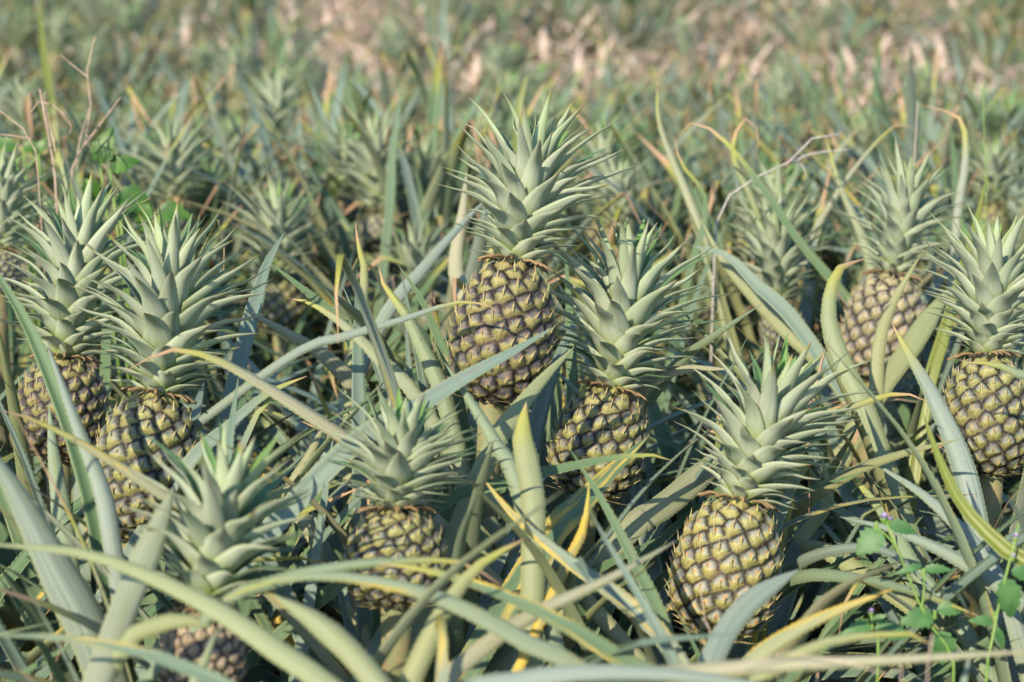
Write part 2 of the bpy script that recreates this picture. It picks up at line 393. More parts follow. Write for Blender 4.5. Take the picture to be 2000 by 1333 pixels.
    if spines:
        for j in range(neyes):
            if te[j] > 0.985 or te[j] < 0.01: continue
            c, sn = math.cos(ph[j]), math.sin(ph[j]); g = np.interp(te[j], tt, np.gradient(rr, tt))
            up = nrm(np.array([g * c, g * sn, hgt])); tg = np.array([-sn, c, 0]); nn = np.cross(tg, up)
            L = d0 * rg.uniform(0.30, 0.52); wv = d0 * rg.uniform(0.06, 0.09); sk = rg.uniform(-0.25, 0.25)
            b0 = E[j] + nn * d0 * 0.10 - up * d0 * 0.22
            pts = []
            for i, f in enumerate((0, 0.4, 0.75, 1.0)):
                ctr = b0 + up * (d0 * 0.28 * f + L * 0.62 * f) + nn * (L * (0.40 * f + 0.35 * f * f)) + tg * sk * L * f
                wf = wv * (1 - f) ** 0.8 * 1.3
                pts += [ctr - tg * wf, ctr + nn * wf * 0.7, ctr + tg * wf, ctr - nn * wf * 0.4]
            qq = []
            for i in range(3):
                for a in range(4):
                    qq.append([i * 4 + a, i * 4 + (a + 1) % 4, i * 4 + 4 + (a + 1) % 4, i * 4 + 4 + a])
            tipc = np.array([0.50, 0.33, 0.19]) if rg.rand() < 0.6 else np.array([0.48, 0.45, 0.24])
            cl = np.array([br * 0.95 if i < 4 else br * 0.6 + tipc * 0.4 if i < 8 else tipc for i in range(16)])
            mb.add(np.array(pts), qq, None, cl, (0, 0, 0))
    # dried collar bracts where the crown leaves the fruit, and small bracts under the fruit
    for zz, r0, n, cc in ((hgt * 0.99, rad * 0.42, 18, (0.30, 0.20, 0.10)), (hgt * 0.03, rad * 0.50, 14, (0.36, 0.30, 0.13))):
        for j in range(n if spines else 0):
            a = 2 * math.pi * j / n + rg.uniform(-.2, .2); c, sn = math.cos(a), math.sin(a)
            o_ = np.array([c, sn, 0]); tg = np.array([-sn, c, 0]); up = np.array([0, 0, 1.0 if zz > hgt / 2 else -0.15])
            b0 = o_ * r0 + np.array([0, 0, zz]); L = rad * rg.uniform(0.28, 0.5); wv = rad * 0.11
            pts = []
            for f in (0, 0.5, 1.0):
                ctr = b0 + o_ * L * f * 0.9 + up * L * (0.25 * f - 0.45 * f * f)
                pts += [ctr - tg * wv * (1 - f), ctr + up * 0.002, ctr + tg * wv * (1 - f), ctr - up * 0.001]
            qq = [[i * 4 + b, i * 4 + (b + 1) % 4, i * 4 + 4 + (b + 1) % 4, i * 4 + 4 + b] for i in range(2) for b in range(4)]
            mb.add(np.array(pts), qq, None, np.array(cc) * rg.uniform(0.7, 1.2), (0, 0, 0))
    return mb

def crown_mb(hgt, half, seed=1, n=86, nseg=9, tight=0.0, teeth=0.0, wid=1.0):
    """local frame: z up from 0. half = half the spread, hgt = total height"""
    rg = np.random.RandomState(seed); mb = MB()
    axis_h = hgt * 0.66
    core = MB(); 
    tube(mb, [(0, 0, -0.01), (0, 0, axis_h * 0.5), (0, 0, axis_h)], half * 0.17, half * 0.05, 6, 8, (0.5, 2, 0))
    for j in range(n):
        t = (j + 0.5) / n                                         # 0 at the base of the crown
        z = axis_h * t ** 1.12
        a = j * 2.399963 + rg.uniform(-0.12, 0.12)
        o_ = np.array([math.cos(a), math.sin(a), 0]); tg = np.array([math.sin(a), -math.cos(a), 0]); up = np.array([0, 0, 1.0])
        L = half * (0.50 + 0.92 * min(1, t / 0.55) ** 0.9) * rg.uniform(0.80, 1.20)
        if t > 0.85: L *= 1 - 0.30 * (t - 0.85) / 0.15
        el0 = R(30 + 36 * t ** 1.1 + (20 * (t - .8) / .2 if t > .8 else 0) + rg.uniform(-6, 6) + 8 * tight)     # starting elevation
        el1 = R(8 + 50 * t ** 1.35 + (22 * (t - .8) / .2 if t > .8 else 0) + rg.uniform(-9, 9) + 8 * tight)      # at two thirds
        el2 = R(2 + 54 * t ** 1.3 + (22 * (t - .8) / .2 if t > .8 else 0) + rg.uniform(-14, 14))     # tip
        p = o_ * half * 0.13 + up * z; c = [p]
        for f, e in ((0.22, el0 + 0.1), (0.30, el0), (0.26, el1), (0.22, el2)):
            p = p + (o_ * math.cos(e) + up * math.sin(e)) * L * f; c.append(p)
        wv = half * (0.24 + 0.145 * math.sin(min(1, t * 1.25) * math.pi)) * wid * rg.uniform(0.9, 1.1)
        pts = blade(mb, c, wv, tg, nseg, chan=rg.uniform(.28, .5), taper=0.80, pw=0.85, base=0.80, rand=rg.rand(), dry=0.95 if rg.rand() < 0.22 else 2.0,
                    yel=max(0, (t - .72) / .28) * (0.4 + 0.6 * rg.rand()), teeth=teeth, tw=rg.uniform(-0.35, 0.35), thick=0.0011, pinch=False)
    allv = np.concatenate(mb.v); kz = hgt / allv[:, 2].max(); kr = half / np.percentile(np.hypot(allv[:, 0], allv[:, 1]), 94)
    sk = rg.uniform(-.12, .12, 2)
    for v in mb.v:
        v[:, 2] *= np.where(v[:, 2] > 0, kz, 1); v[:, :2] *= kr
        v[:, 0] += sk[0] * v[:, 2] ** 2 / hgt; v[:, 1] += sk[1] * v[:, 2] ** 2 / hgt
    return mb

# ------------------------------------------------------------------ ground
gm = MB()
xs = np.concatenate([[-1500, -400, -100, -30], np.linspace(-14, 14, 57), [30, 100, 400, 1500]])
ys = np.concatenate([[-1500, -300, -60, -15], np.linspace(-4, 26, 61), [40, 80, 200, 600, 2000]])
gv = np.array([[x, y, ground_z(x, min(y, 30))] for y in ys for x in xs]); nx_ = len(xs)
gq = [[j * nx_ + i, j * nx_ + i + 1, (j + 1) * nx_ + i + 1, (j + 1) * nx_ + i] for j in range(len(ys) - 1) for i in range(nx_ - 1)]
gm.add(gv, gq)
tag(gm.build("ground", M_SOIL), "dark soil of the pineapple field, rising gently towards the back", kind='structure')

# ------------------------------------------------------------------ hero fruit plants
# key, Z, fruit bottom px, fruit top px, fruit width px, crown top px, crown width px, skin, label, options
HERO = [
 ('A', 2.03, (958, 792), (1006, 508), 200, (1050, 196), 285, 'violet', "tallest pineapple plant at the centre, big dark-eyed fruit crossed by a green leaf", {}),
 ('B', 2.13, (1143, 975), (1196, 757), 186, (1252, 425), 300, 'green', "pineapple plant just right of the tallest one, green fruit half sunk among leaves", {}),
 ('C', 1.93, (1392, 1250), (1446, 972), 212, (1548, 655), 290, 'yellow', "pineapple plant at lower right with large yellow-green fruit and a right-leaning crown", {}),
 ('D', 1.76, (772, 1190), (772, 992), 202, (796, 765), 275, 'green', "upright pineapple plant at bottom centre with short crown and barrel fruit crossed by arching leaves", {}),
 ('E', 1.60, (388, 1370), (402, 1190), 165, (452, 835), 330, 'brown', "pineapple plant nearest the camera at lower left with small brown fruit under a long crown", {}),
 ('F', 1.98, (252, 1062), (312, 765), 205, (352, 400), 300, 'green', "pineapple plant left of centre with long leaning fruit and tall crown against its left neighbour", {}),
 ('G', 2.28, (112, 900), (130, 695), 178, (150, 352), 260, 'violet', "pineapple plant near the left edge, its dark fruit crossed by a long green leaf", {}),
 ('H', 2.62, (1708, 748), (1742, 535), 160, (1795, 300), 190, 'tan', "pineapple plant at right behind a pale twisted leaf, greyish tan fruit with narrow crown", {}),
 ('I', 2.20, (1935, 935), (1925, 690), 178, (1968, 415), 240, 'green', "pineapple plant at the right edge, round fruit cut by the frame beside a vivid leaf", {}),
 ('J', 3.15, (548, 655), (537, 545), 100, (552, 352), 180, 'green', "small pineapple plant behind the left pair, little fruit in shade under a pale crown", {}),
 ('K', 2.75, (-8, 575), (2, 488), 90, (18, 285), 165, 'blue', "pineapple plant cut by the left edge, only its crown and a sliver of fruit showing", {}),
 ('L', 2.85, (1540, 690), (1518, 598), 90, (1502, 385), 185, 'blue', "short pineapple plant between the centre and right fruits, its small fruit deep in shade", {}),
 ('M', 3.75, (838, 540), (835, 455), 80, (832, 262), 152, 'green', "blurred pineapple plant directly left of the tall central crown", {}),
 ('N', 3.60, (742, 500), (742, 415), 85, (728, 215), 165, 'blue', "blurred pineapple plant with dense crown beside an upright strap leaf, left of the central crown", {}),
 ('O', 3.45, (345, 480), (340, 392), 80, (325, 228), 190, 'green', "blurred pineapple plant behind the bright green broad-leaved weed at left", {}),
 ('P', 4.30, (50, 340), (48, 270), 70, (42, 150), 130, 'green', "blurred pineapple plant by the dry twigs near the left edge", {}),
 ('Q', 4.40, (530, 330), (528, 280), 60, (540, 120), 130, 'green', "blurred pineapple plant in the back rows above the small left fruit", {}),
 ('S', 3.40, (1212, 520), (1208, 440), 80, (1205, 300), 140, 'green', "blurred pineapple plant peeping out right of the tall central crown", {}),
 ('T', 6.60, (968, 220), (968, 175), 45, (972, 85), 80, 'green', "far pineapple plant with a bright crown rising straight above the central one", {}),
 ('U', 5.60, (1525, 270), (1525, 215), 50, (1530, 125), 90, 'green', "far pineapple plant with pale crown near the dry patch at upper right", {}),
 ('V', 5.40, (470, 230), (468, 190), 50, (455, 85), 95, 'green', "far pineapple plant with pale crown in the upper left rows", {}),
 ('W', 3.55, (1935, 500), (1938, 400), 80, (1930, 262), 130, 'green', "blurred pineapple plant behind the right edge crown", {}),
]
plants = []            # dict(key, base Vector, root, near)
protect = []           # ellipses of the picture kept clear: cx, cy, rx, ry, Z
sunlit = []            # (centre, radius) of what the photo shows in full sun
solid = []             # capsules (p0, p1, r) of the fruits
def basis(zaxis, roll=0.0):
    z = zaxis.normalized(); y = Vector((0, 1, 0)); x = y.cross(z).normalized(); y = z.cross(x)
    M = Matrix((x, y, z)).transposed()
    return (M @ Matrix.Rotation(roll, 3, 'Z'))
for hi, (key, Z, pb_, pt_, fw, ct, cw, skin, label, opt) in enumerate(HERO):
    rg = random.Random(100 + hi)
    B, T_ = at(*pb_, Z), at(*pt_, Z + 0.012)
    ax = T_ - B; H = ax.length; rad = fw / FPX * Z / 2 * 0.97
    CTp = at(*ct, Z + 0.02)
    lean = Vector((ax.x, ax.y, 0)) * 0.6
    bx, by = B.x - lean.x * 1.0, B.y - lean.y * 1.0 + 0.02
    root = empty("pineapple_plant", (bx, by, ground_z(bx, by)))
    tag(root, label, "pineapple plant", "pineapple plants of the field")
    base = Vector(root.location)
    sm_ = MB(); tube(sm_, [Vector((0, 0, -0.02)), Vector((0, 0, (B.z - base.z) * 0.5)), B - base + ax * 0.06], 0.017, 0.015, 10, 8)
    sm_.build("stalk", M_STALK, root)
    hi_res = Z < 3
    f = fruit_mb(rad, H, skin, 136 if hi_res else 90, hi + 3, 190 if hi_res else 70, 140 if hi_res else 50, True, 0).build("fruit", M_FRUIT, root)
    Mf = basis(ax, rg.uniform(0, 6)).to_4x4(); Mf.translation = B - base
    f.matrix_basis = Mf
    cax = CTp - T_; Hc = cax.length
    cr = crown_mb(Hc * 1.07, cw / FPX * Z / 2 * 1.06, hi + 11, {'D': 80, 'E': 74}.get(key, 98) if hi_res else 72, 10 if hi_res else 7,
                  teeth=0.0055 if hi_res else 0, wid={'E': 1.05, 'F': 1.1}.get(key, 1.0) * rg.uniform(.92, 1.06)).build("crown", M_CROWN, f)
    Mc = basis(cax, rg.uniform(0, 6)).to_4x4(); Mc.translation = T_ - base - cax.normalized() * H * 0.045
    cr.matrix_basis = Mf.inverted() @ Mc
    plants.append(dict(key=key, base=base, root=root, Z=Z))
    fc = ((pb_[0] + pt_[0]) / 2, (pb_[1] + pt_[1]) / 2)
    vis = 0.42 if key in 'KLMNOPQSTUVW' else 0.80
    protect.append((fc[0], fc[1] - abs(pb_[1] - pt_[1]) * (1 - vis) * 0.3, fw / 2 + 4, abs(pb_[1] - pt_[1]) / 2 * vis, Z))
    protect.append(((pt_[0] + ct[0]) / 2, (pt_[1] + ct[1]) / 2, cw / 2 * 0.93, abs(pt_[1] - ct[1]) / 2 * 0.98, Z))
    if Z < 3.3 and key != 'L':
        sunlit.append(((B + T_) / 2, rad * 0.7)); sunlit.append((T_ * .45 + CTp * .55, 0.06))
    solid.append((B, T_, rad * 0.9)); solid.append((T_, CTp, 0.03))

for q_ in ((1722, 1040, 70, 50, 1.72), (1825, 1215, 70, 45, 1.70), (1965, 1130, 50, 80, 1.68), (1702, 1225, 70, 30, 1.68)): protect.append(q_)
# ------------------------------------------------------------------ filler plants: positions
spots = []
def free(x, y, d):
    for p in plants:
        if (p['base'].x - x) ** 2 + (p['base'].y - y) ** 2 < d * d: return False
    for s in spots:
        if (s[0] - x) ** 2 + (s[1] - y) ** 2 < d * d: return False
    return True
def straw_zone(x, y):
    q = project((x, y, ground_z(x, y) + 0.3))
    if q is None: return 0
    px, py = q[0], q[1]
    s = 0
    if px > 1150:
        if 5.8 < y: s = 0.975 if px > 1260 or y > 7 else 0.6
    elif y > 7.0 and px > 520: s = 0.97
    elif y > 7.0 and 260 < px < 480: s = 0.96
    elif y > 8.0: s = 0.85
    return s
rp = random.Random(21)
for _ in range(9000):
    y = 0.95 + 17.0 * rp.random() ** 0.85
    hw = 0.30 * y + 0.35
    x = rp.uniform(-hw, hw)
    d = 0.29 if y < 3.2 else 0.25
    if y > 3 and rp.random() < straw_zone(x, y): 
        continue
    if free(x, y, d if y < 6 else 0.34): spots.append((x, y))
spots.sort(key=lambda s: s[1])

# ------------------------------------------------------------------ rosette leaves
def rosette_ctrl(rg, phi, k, L, h0=0.05):
    """k 0 (inner, steep) .. 1 (outer, low)"""
    o_ = Vector((math.cos(phi), math.sin(phi), 0)); p = Vector((0, 0, h0)) + o_ * 0.03; c = [p.copy()]
    e = R(84 - 46 * k + rg.uniform(-8, 8)); bend = R(rg.uniform(2, 13) + 11 * k)
    sw = rg.uniform(-0.09, 0.09)
    for i in range(5):
        p = p + (o_ * math.cos(e) + Vector((0, 0, 1)) * math.sin(e)) * L / 5; c.append(p.copy())
        e -= bend * (0.5 + 0.35 * i); phi += sw
        o_ = Vector((math.cos(phi), math.sin(phi), 0))
    return c
def clear_path(pts, base):
    """False when the leaf would pass through a fruit, cover a fruit or crown or stand right before the lens"""
    for p in pts[2:]:
        wp = (p[0] + base.x, p[1] + base.y, p[2] + base.z)
        q = project(wp)
        if q is None: continue
        x, y, Z = q
        if Z < 1.22 and -150 < x < 2150 and y < 1480: return False
        for (cx, cy, rx, ry, Zh) in protect:
            if Z < Zh + 0.05 and ((x - cx) / rx) ** 2 + ((y - cy) / ry) ** 2 < 1.06: return False
        for (a, b, r) in solid:
            ab = b - a; v = Vector(wp) - a; t = max(0, min(1, v.dot(ab) / ab.length_squared))
            if (v - ab * t).length < r + 0.012: return False
        for (c_, r) in sunlit:
            v = Vector(wp) - c_; t = v.dot(sdir)
            if 0 < t < 1.2 and (v - sdir * t).length < r: return False
    return True
def grow(plant, n, seed, hmax=1.0):
    n = int(n * 2.5)
    rg = random.Random(seed); base = plant['base']; made = 0
    for j in range(n):
        for attempt in range(10):
            k = (j + rg.random()) / n; phi = j * 2.4 + rg.uniform(-0.4, 0.4) + seed + attempt * 1.3
            L = rg.uniform(0.58, 0.86) * (1 - 0.12 * k) * hmax * (1 - 0.06 * attempt)
            c = rosette_ctrl(rg, phi, k, L)
            pts, _ = spline(c, 26)
            if clear_path(pts, base): break
        else: continue
        t = rg.random(); dry = rg.uniform(0.86, 0.95) if t < 0.34 else 2.0
        if dry < 1 and rg.random() < 0.5:          # a curled dead tip
            a, b = c[-2], c[-1]; d = (b - a) * 0.35
            c.append(b + Vector((d.x + rg.uniform(-.02, .02), d.y, -abs(d.z) - 0.03)))
        mb = MB()
        blade(mb, c, rg.uniform(0.020, 0.034), Vector((math.sin(phi), -math.cos(phi), 0)) * 1.0, 20, chan=rg.uniform(0.12, 0.42), taper=rg.uniform(0.45, 0.7),
              dry=dry, yel=rg.uniform(0.2, 0.6) if rg.random() < 0.14 else 0.0, teeth=0.0065 if base.y < 3.0 else 0, rand=rg.random(), tw=rg.uniform(-0.7, 0.7),
              thick=0.0018, wave=0.04)
        mb.build("leaf", M_LEAF, plant['root']); made += 1
    return made

NEAR = 3.1
near_i = 0
NEAR_LABELS = []
mid_spots = []
for (x, y) in spots:
    if y < NEAR:
        r_ = empty("pineapple_plant", (x, y, ground_z(x, y)))
        q = project((x, y, 0.4))
        col_ = 'left' if q[0] < 700 else 'middle' if q[0] < 1300 else 'right'
        plants.append(dict(key='f', base=Vector(r_.location), root=r_, Z=q[2], px=q[0], py=q[1]))
    else: mid_spots.append((x, y))

# ------------------------------------------------------------------ leaves placed one by one where the photo shows them
# (points base -> tip in photo pixels, Z at base, Z at tip, width px, face shown: 'b' pale back / 't' green upper, options)
TR = [
 ([(205, 1090), (160, 900), (100, 740), (40, 610), (-50, 470)], 1.80, 1.85, 58, 't', dict(chan=.5)),
 ([(225, 1100), (200, 960), (150, 830), (90, 668)], 1.76, 1.80, 46, 'b', {}),
 ([(130, 1080), (118, 980), (104, 880), (96, 790)], 2.0, 2.05, 52, 'b', {}),
 ([(190, 1270), (120, 1130), (30, 960), (-40, 850)], 1.62, 1.6, 112, 'b', {}),
 ([(205, 1290), (245, 1180), (300, 1050), (340, 950)], 1.50, 1.60, 74, 'b', dict(blunt=.3)),
 ([(700, 1400), (560, 1285), (430, 1195), (290, 1125), (150, 1078), (-40, 1062)], 1.42, 1.48, 56, 'b', {}),
 ([(740, 905), (640, 832), (520, 755), (420, 700), (340, 682), (290, 700), (245, 725)], 1.86, 1.80, 40, 'b', dict(dry=.80, roll=.5)),
 ([(420, 1040), (320, 968), (170, 872), (60, 818), (0, 802)], 1.78, 1.72, 30, 'b', dict(dry=.88, yel=.3)),
 ([(400, 1210), (520, 1140), (650, 1108), (780, 1096), (890, 1096), (945, 1120), (988, 1150)], 1.58, 1.60, 34, 'b', dict(dry=.84)),
 ([(1330, 1370), (1230, 1300), (1110, 1225), (1000, 1170), (900, 1132), (800, 1108), (735, 1102)], 1.52, 1.55, 44, 't', dict(dry=.95, yel=.45)),
 ([(1180, 1340), (1040, 1262), (920, 1195), (800, 1150), (650, 1125), (520, 1138), (420, 1180)], 1.50, 1.50, 46, 'b', dict(dry=.97, yel=.2)),
 ([(795, 1370), (830, 1265), (880, 1170), (940, 1100), (1028, 1052)], 1.50, 1.56, 56, 'b', dict(dry=.93)),
 ([(850, 1370), (930, 1275), (1040, 1200), (1180, 1135), (1280, 1080), (1322, 1056)], 1.50, 1.62, 44, 'b', {}),
 ([(660, 900), (800, 810), (900, 745), (1000, 690), (1085, 638)], 1.80, 1.88, 64, 't', dict(chan=.5, roll=.35)),
 ([(560, 700), (680, 655), (780, 626), (870, 596), (920, 590), (970, 604)], 1.98, 1.90, 24, 'b', dict(dry=.90)),
 ([(885, 740), (860, 670), (820, 580), (776, 516)], 2.1, 2.12, 24, 't', {}),
 ([(870, 790), (830, 690), (790, 610), (752, 560), (740, 522)], 2.05, 2.1, 42, 'b', dict(dry=.90)),
 ([(685, 780), (702, 640), (712, 530), (700, 478), (694, 432)], 2.25, 2.35, 34, 'b', dict(dry=.84)),
 ([(830, 800), (740, 700), (660, 625), (600, 590), (562, 583)], 2.05, 2.1, 36, 'b', dict(dry=.93)),
 ([(800, 760), (700, 660), (610, 580), (525, 512)], 2.2, 2.2, 38, 't', {}),
 ([(720, 800), (640, 700), (540, 640), (470, 600)], 2.25, 2.2, 44, 'b', {}),
 ([(1015, 965), (970, 870), (920, 785), (868, 708)], 1.80, 1.86, 42, 'b', {}),
 ([(1042, 1050), (1035, 930), (1020, 850), (1028, 785)], 1.78, 1.84, 62, 'b', dict(dry=.95, blunt=.12)),
 ([(950, 900), (1000, 815), (1060, 740), (1122, 678)], 1.9, 2.0, 50, 'b', {}),
 ([(1235, 830), (1320, 712), (1400, 652), (1488, 594)], 2.25, 2.05, 34, 'b', {}),
 ([(1230, 860), (1255, 760), (1330, 722), (1430, 722)], 2.2, 2.15, 42, 'b', {}),
 ([(1200, 1060), (1300, 985), (1370, 925), (1450, 850)], 1.95, 2.1, 68, 'b', dict(blunt=.4)),
 ([(840, 1000), (980, 945), (1100, 915), (1210, 893), (1290, 890), (1312, 900)], 1.85, 1.88, 34, 't', dict(dry=.97)),
 ([(1110, 1095), (1130, 1060), (1146, 1000), (1151, 935)], 1.78, 1.82, 24, 'b', dict(yel=1.0, dry=.93, chan=.15, label="bright yellow leaf")),
 ([(1310, 1260), (1250, 1120), (1180, 985), (1112, 876)], 1.75, 1.80, 34, 't', {}),
 ([(1330, 1300), (1230, 1185), (1100, 1090), (1000, 1005), (940, 930)], 1.66, 1.75, 46, 't', dict(yel=.6, label="leaf with yellow patches")),
 ([(1060, 1070), (1130, 990), (1190, 925), (1265, 855)], 1.88, 2.0, 70, 't', dict(yel=.5, label="broad leaf turning yellow brown")),
 ([(1700, 830), (1650, 720), (1618, 620), (1632, 535), (1660, 515), (1692, 505)], 2.2, 2.3, 56, 'b', dict(dry=.83)),
 ([(1712, 790), (1718, 670), (1745, 590), (1800, 495)], 2.4, 2.45, 36, 'b', {}),
 ([(1700, 790), (1770, 690), (1815, 620), (1858, 560)], 2.4, 2.5, 52, 'b', dict(blunt=.35)),
 ([(1805, 800), (1845, 650), (1885, 510), (1910, 420), (1926, 345)], 2.35, 2.45, 34, 't', dict(green=1, label="vivid green leaf")),
 ([(1905, 1010), (1870, 880), (1820, 770), (1780, 700), (1742, 632)], 2.0, 2.1, 58, 'b', dict(dry=.95)),
 ([(2060, 760), (2000, 735), (1945, 712), (1885, 708)], 2.0, 2.0, 28, 'b', dict(dry=.9)),
 ([(1500, 1010), (1550, 880), (1610, 822), (1690, 785), (1760, 768), (1812, 785)], 2.08, 1.95, 34, 'b', dict(dry=.86, yel=.2)),
 ([(1550, 1010), (1640, 935), (1750, 890), (1880, 857)], 2.1, 1.9, 36, 'b', {}),
 ([(2060, 1150), (1960, 1075), (1880, 990), (1835, 900), (1800, 800)], 1.70, 1.80, 48, 't', dict(green=1, yel=.3, chan=.7, label="thick yellow green channelled leaf with a torn spot")),
 ([(1375, 1330), (1410, 1245), (1470, 1170), (1562, 1112)], 1.58, 1.66, 62, 'b', dict(blunt=.1)),
 ([(1500, 1170), (1550, 1105), (1620, 1075), (1710, 1070), (1775, 1105), (1850, 1190)], 2.05, 1.75, 36, 'b', {}),
 ([(1480, 1180), (1560, 1125), (1680, 1130), (1800, 1160), (1915, 1205)], 2.02, 1.70, 38, 'b', dict(dry=.94)),
 ([(1430, 1330), (1530, 1245), (1640, 1190), (1748, 1150)], 1.60, 1.60, 44, 'b', dict(yel=.5, label="leaf turned orange in the middle")),
 ([(1440, 1370), (1520, 1300), (1610, 1255), (1710, 1240), (1800, 1240), (1822, 1262)], 1.50, 1.46, 36, 'b', dict(dry=.95)),
 ([(1150, 1345), (1300, 1318), (1500, 1300), (1750, 1288), (2060, 1270)], 1.42, 1.42, 44, 'b', dict(yel=.3, label="long leaf with yellow edge along the bottom")),
 ([(860, 1380), (1000, 1330), (1200, 1312), (1450, 1335), (1700, 1400)], 1.38, 1.38, 46, 'b', {}),
 ([(520, 1400), (350, 1300), (220, 1262), (100, 1245), (-40, 1240)], 1.42, 1.42, 36, 't', dict(yel=.3)),
 ([(375, 1400), (395, 1310), (420, 1240), (438, 1222)], 1.46, 1.50, 32, 'b', {}),
 ([(770, 1400), (700, 1290), (620, 1215), (530, 1160)], 1.44, 1.50, 66, 'b', dict(blunt=.15)),
 ([(240, 1270), (290, 1225), (360, 1210), (412, 1225)], 1.50, 1.5, 44, 'b', dict(blunt=.3)),
 ([(350, 930), (440, 840), (520, 770), (600, 735)], 1.95, 2.0, 34, 't', dict(dry=.93)),
 ([(1400, 560), (1350, 400), (1290, 250), (1284, 160)], 2.9, 3.0, 28, 'b', dict(dry=.95)),
 ([(1690, 640), (1560, 470), (1470, 340), (1400, 262), (1350, 240), (1322, 268)], 2.7, 2.75, 24, 't', dict(dry=.82)),
 ([(1720, 620), (1690, 480), (1640, 360), (1612, 262)], 2.8, 2.9, 30, 'b', dict(dry=.96)),
 ([(1480, 420), (1440, 330), (1432, 280), (1455, 232), (1482, 260), (1475, 310)], 2.85, 2.85, 17, 'b', dict(dry=.55)),
 ([(1870, 420), (1885, 320), (1880, 240), (1840, 215), (1790, 205)], 2.9, 2.95, 20, 'b', dict(dry=.66)),
 ([(1560, 520), (1640, 370), (1720, 270), (1760, 243), (1800, 262)], 2.95, 3.0, 17, 'b', dict(dry=.82)),
 ([(1340, 560), (1380, 400), (1330, 320), (1318, 270)], 2.7, 2.7, 18, 't', dict(dry=.86)),
 ([(760, 420), (766, 300), (778, 230), (782, 165)], 3.2, 3.2, 24, 't', {}),
 ([(100, 200), (85, 100), (76, -10)], 4.3, 4.4, 22, 't', dict(green=1)),
 ([(150, 520), (140, 380), (110, 290), (96, 235)], 2.6, 2.65, 30, 'b', dict(dry=.9)),
 ([(1010, 260), (1020, 180), (1035, 140)], 3.4, 3.4, 22, 't', dict(green=1)),
 ([(480, 660), (500, 590), (520, 520), (555, 455)], 2.2, 2.3, 40, 't', {}),
 ([(610, 1040), (560, 980), (610, 880), (640, 810)], 2.0, 2.1, 40, 'b', {}),
 ([(1010, 1020), (930, 960), (880, 930), (830, 860)], 1.95, 2.0, 40, 'b', {}),
 ([(1640, 1090), (1560, 1060), (1620, 980), (1600, 880)], 2.1, 2.2, 42, 'b', {}),
 ([(1990, 1250), (1930, 1100), (1820, 980), (1700, 900)], 1.9, 2.0, 46, 'b', {}),
 ([(2050, 1230), (1900, 1110), (1760, 1040), (1640, 1010)], 1.80, 1.88, 44, 'b', {}),
 ([(1900, 1260), (1800, 1130), (1730, 1010), (1640, 900)], 1.95, 2.05, 46, 'b', dict(dry=.93)),
 ([(1560, 640), (1480, 560), (1420, 500), (1350, 480)], 2.45, 2.5, 38, 't', {}),
 ([(1640, 750), (1520, 630), (1420, 520), (1370, 430)], 2.5, 2.55, 44, 'b', {}),
 ([(930, 620), (890, 530), (905, 400), (912, 330)], 2.6, 2.7, 40, 'b', {}),
 ([(740, 640), (830, 520), (900, 440), (960, 380)], 2.5, 2.6, 34, 'b', {}),
]
VIVID = MB
def trace_leaf(i, pts, Z0, Z1, wpx, face, opt):
    n = len(pts); W = [at(x, y, Z0 + (Z1 - Z0) * j / (n - 1)) for j, (x, y) in enumerate(pts)]
    d = (W[0] - W[1]); d.normalize()
    # the plant it grows from: the nearest one, preferring the direction the leaf comes from
    guess = W[0] + d * 0.22
    best = min(plants, key=lambda p: (p['base'].x - guess.x) ** 2 + (p['base'].y - guess.y) ** 2)
    base = best['base']
    dn = (d + Vector((0, 0, -0.25))).normalized()
    t_ = min(0.5, (W[0].z - ground_z(W[0].x, W[0].y) - 0.06) / max(0.15, -dn.z))
    foot = W[0] + dn * max(0.08, t_)
    foot = foot.lerp(Vector((base.x, base.y, foot.z)), 0.25)
    C = [foot, W[0].lerp(foot, 0.5) + d * 0.012] + W
    C = [c - base for c in C]
    ns = 30
    cpts, L = spline(C, ns + 1); T = nrm(np.gradient(cpts, axis=0))
    view = nrm(np.array(cam.location) - (cpts + np.array(base)))
    lift = nrm(view + np.array([0, 0, 0.35 + opt.get('roll', 0.0)]))
    # face 't': upper face (side x tangent) looks along lift; 'b': the back does
    S = nrm(np.cross(T, lift))
    if face == 'b': S = -S
    vis = 1 - sum((W[j + 1] - W[j]).length for j in range(n - 1)) / L
    dry = opt.get('dry', 2.0)
    if dry < 1: dry = vis + (1 - vis) * dry
    wm = wpx / FPX * (Z0 + Z1) / 2 * (0.80 if wpx < 60 else 0.76)
    mb = MB()
    blade(mb, C, wm, S, ns, chan=opt.get('chan', .14 + .26 * ((i * 0.618) % 1)), taper=(1 - vis) * (0.75 if not opt.get('blunt') else 0.35), dry=dry,
          yel=opt.get('yel', 0.0), teeth=0.0065 if Z0 < 2.7 else 0, rand=(i * 0.37) % 1.0, thick=0.0018, base=.8,
          pinch=opt.get('pinch', True), blunt=0.0)
    o = mb.build("leaf", M_GREEN if opt.get('green') else M_LEAF, best['root'])
    if opt.get('label'): o['label'] = opt['label']
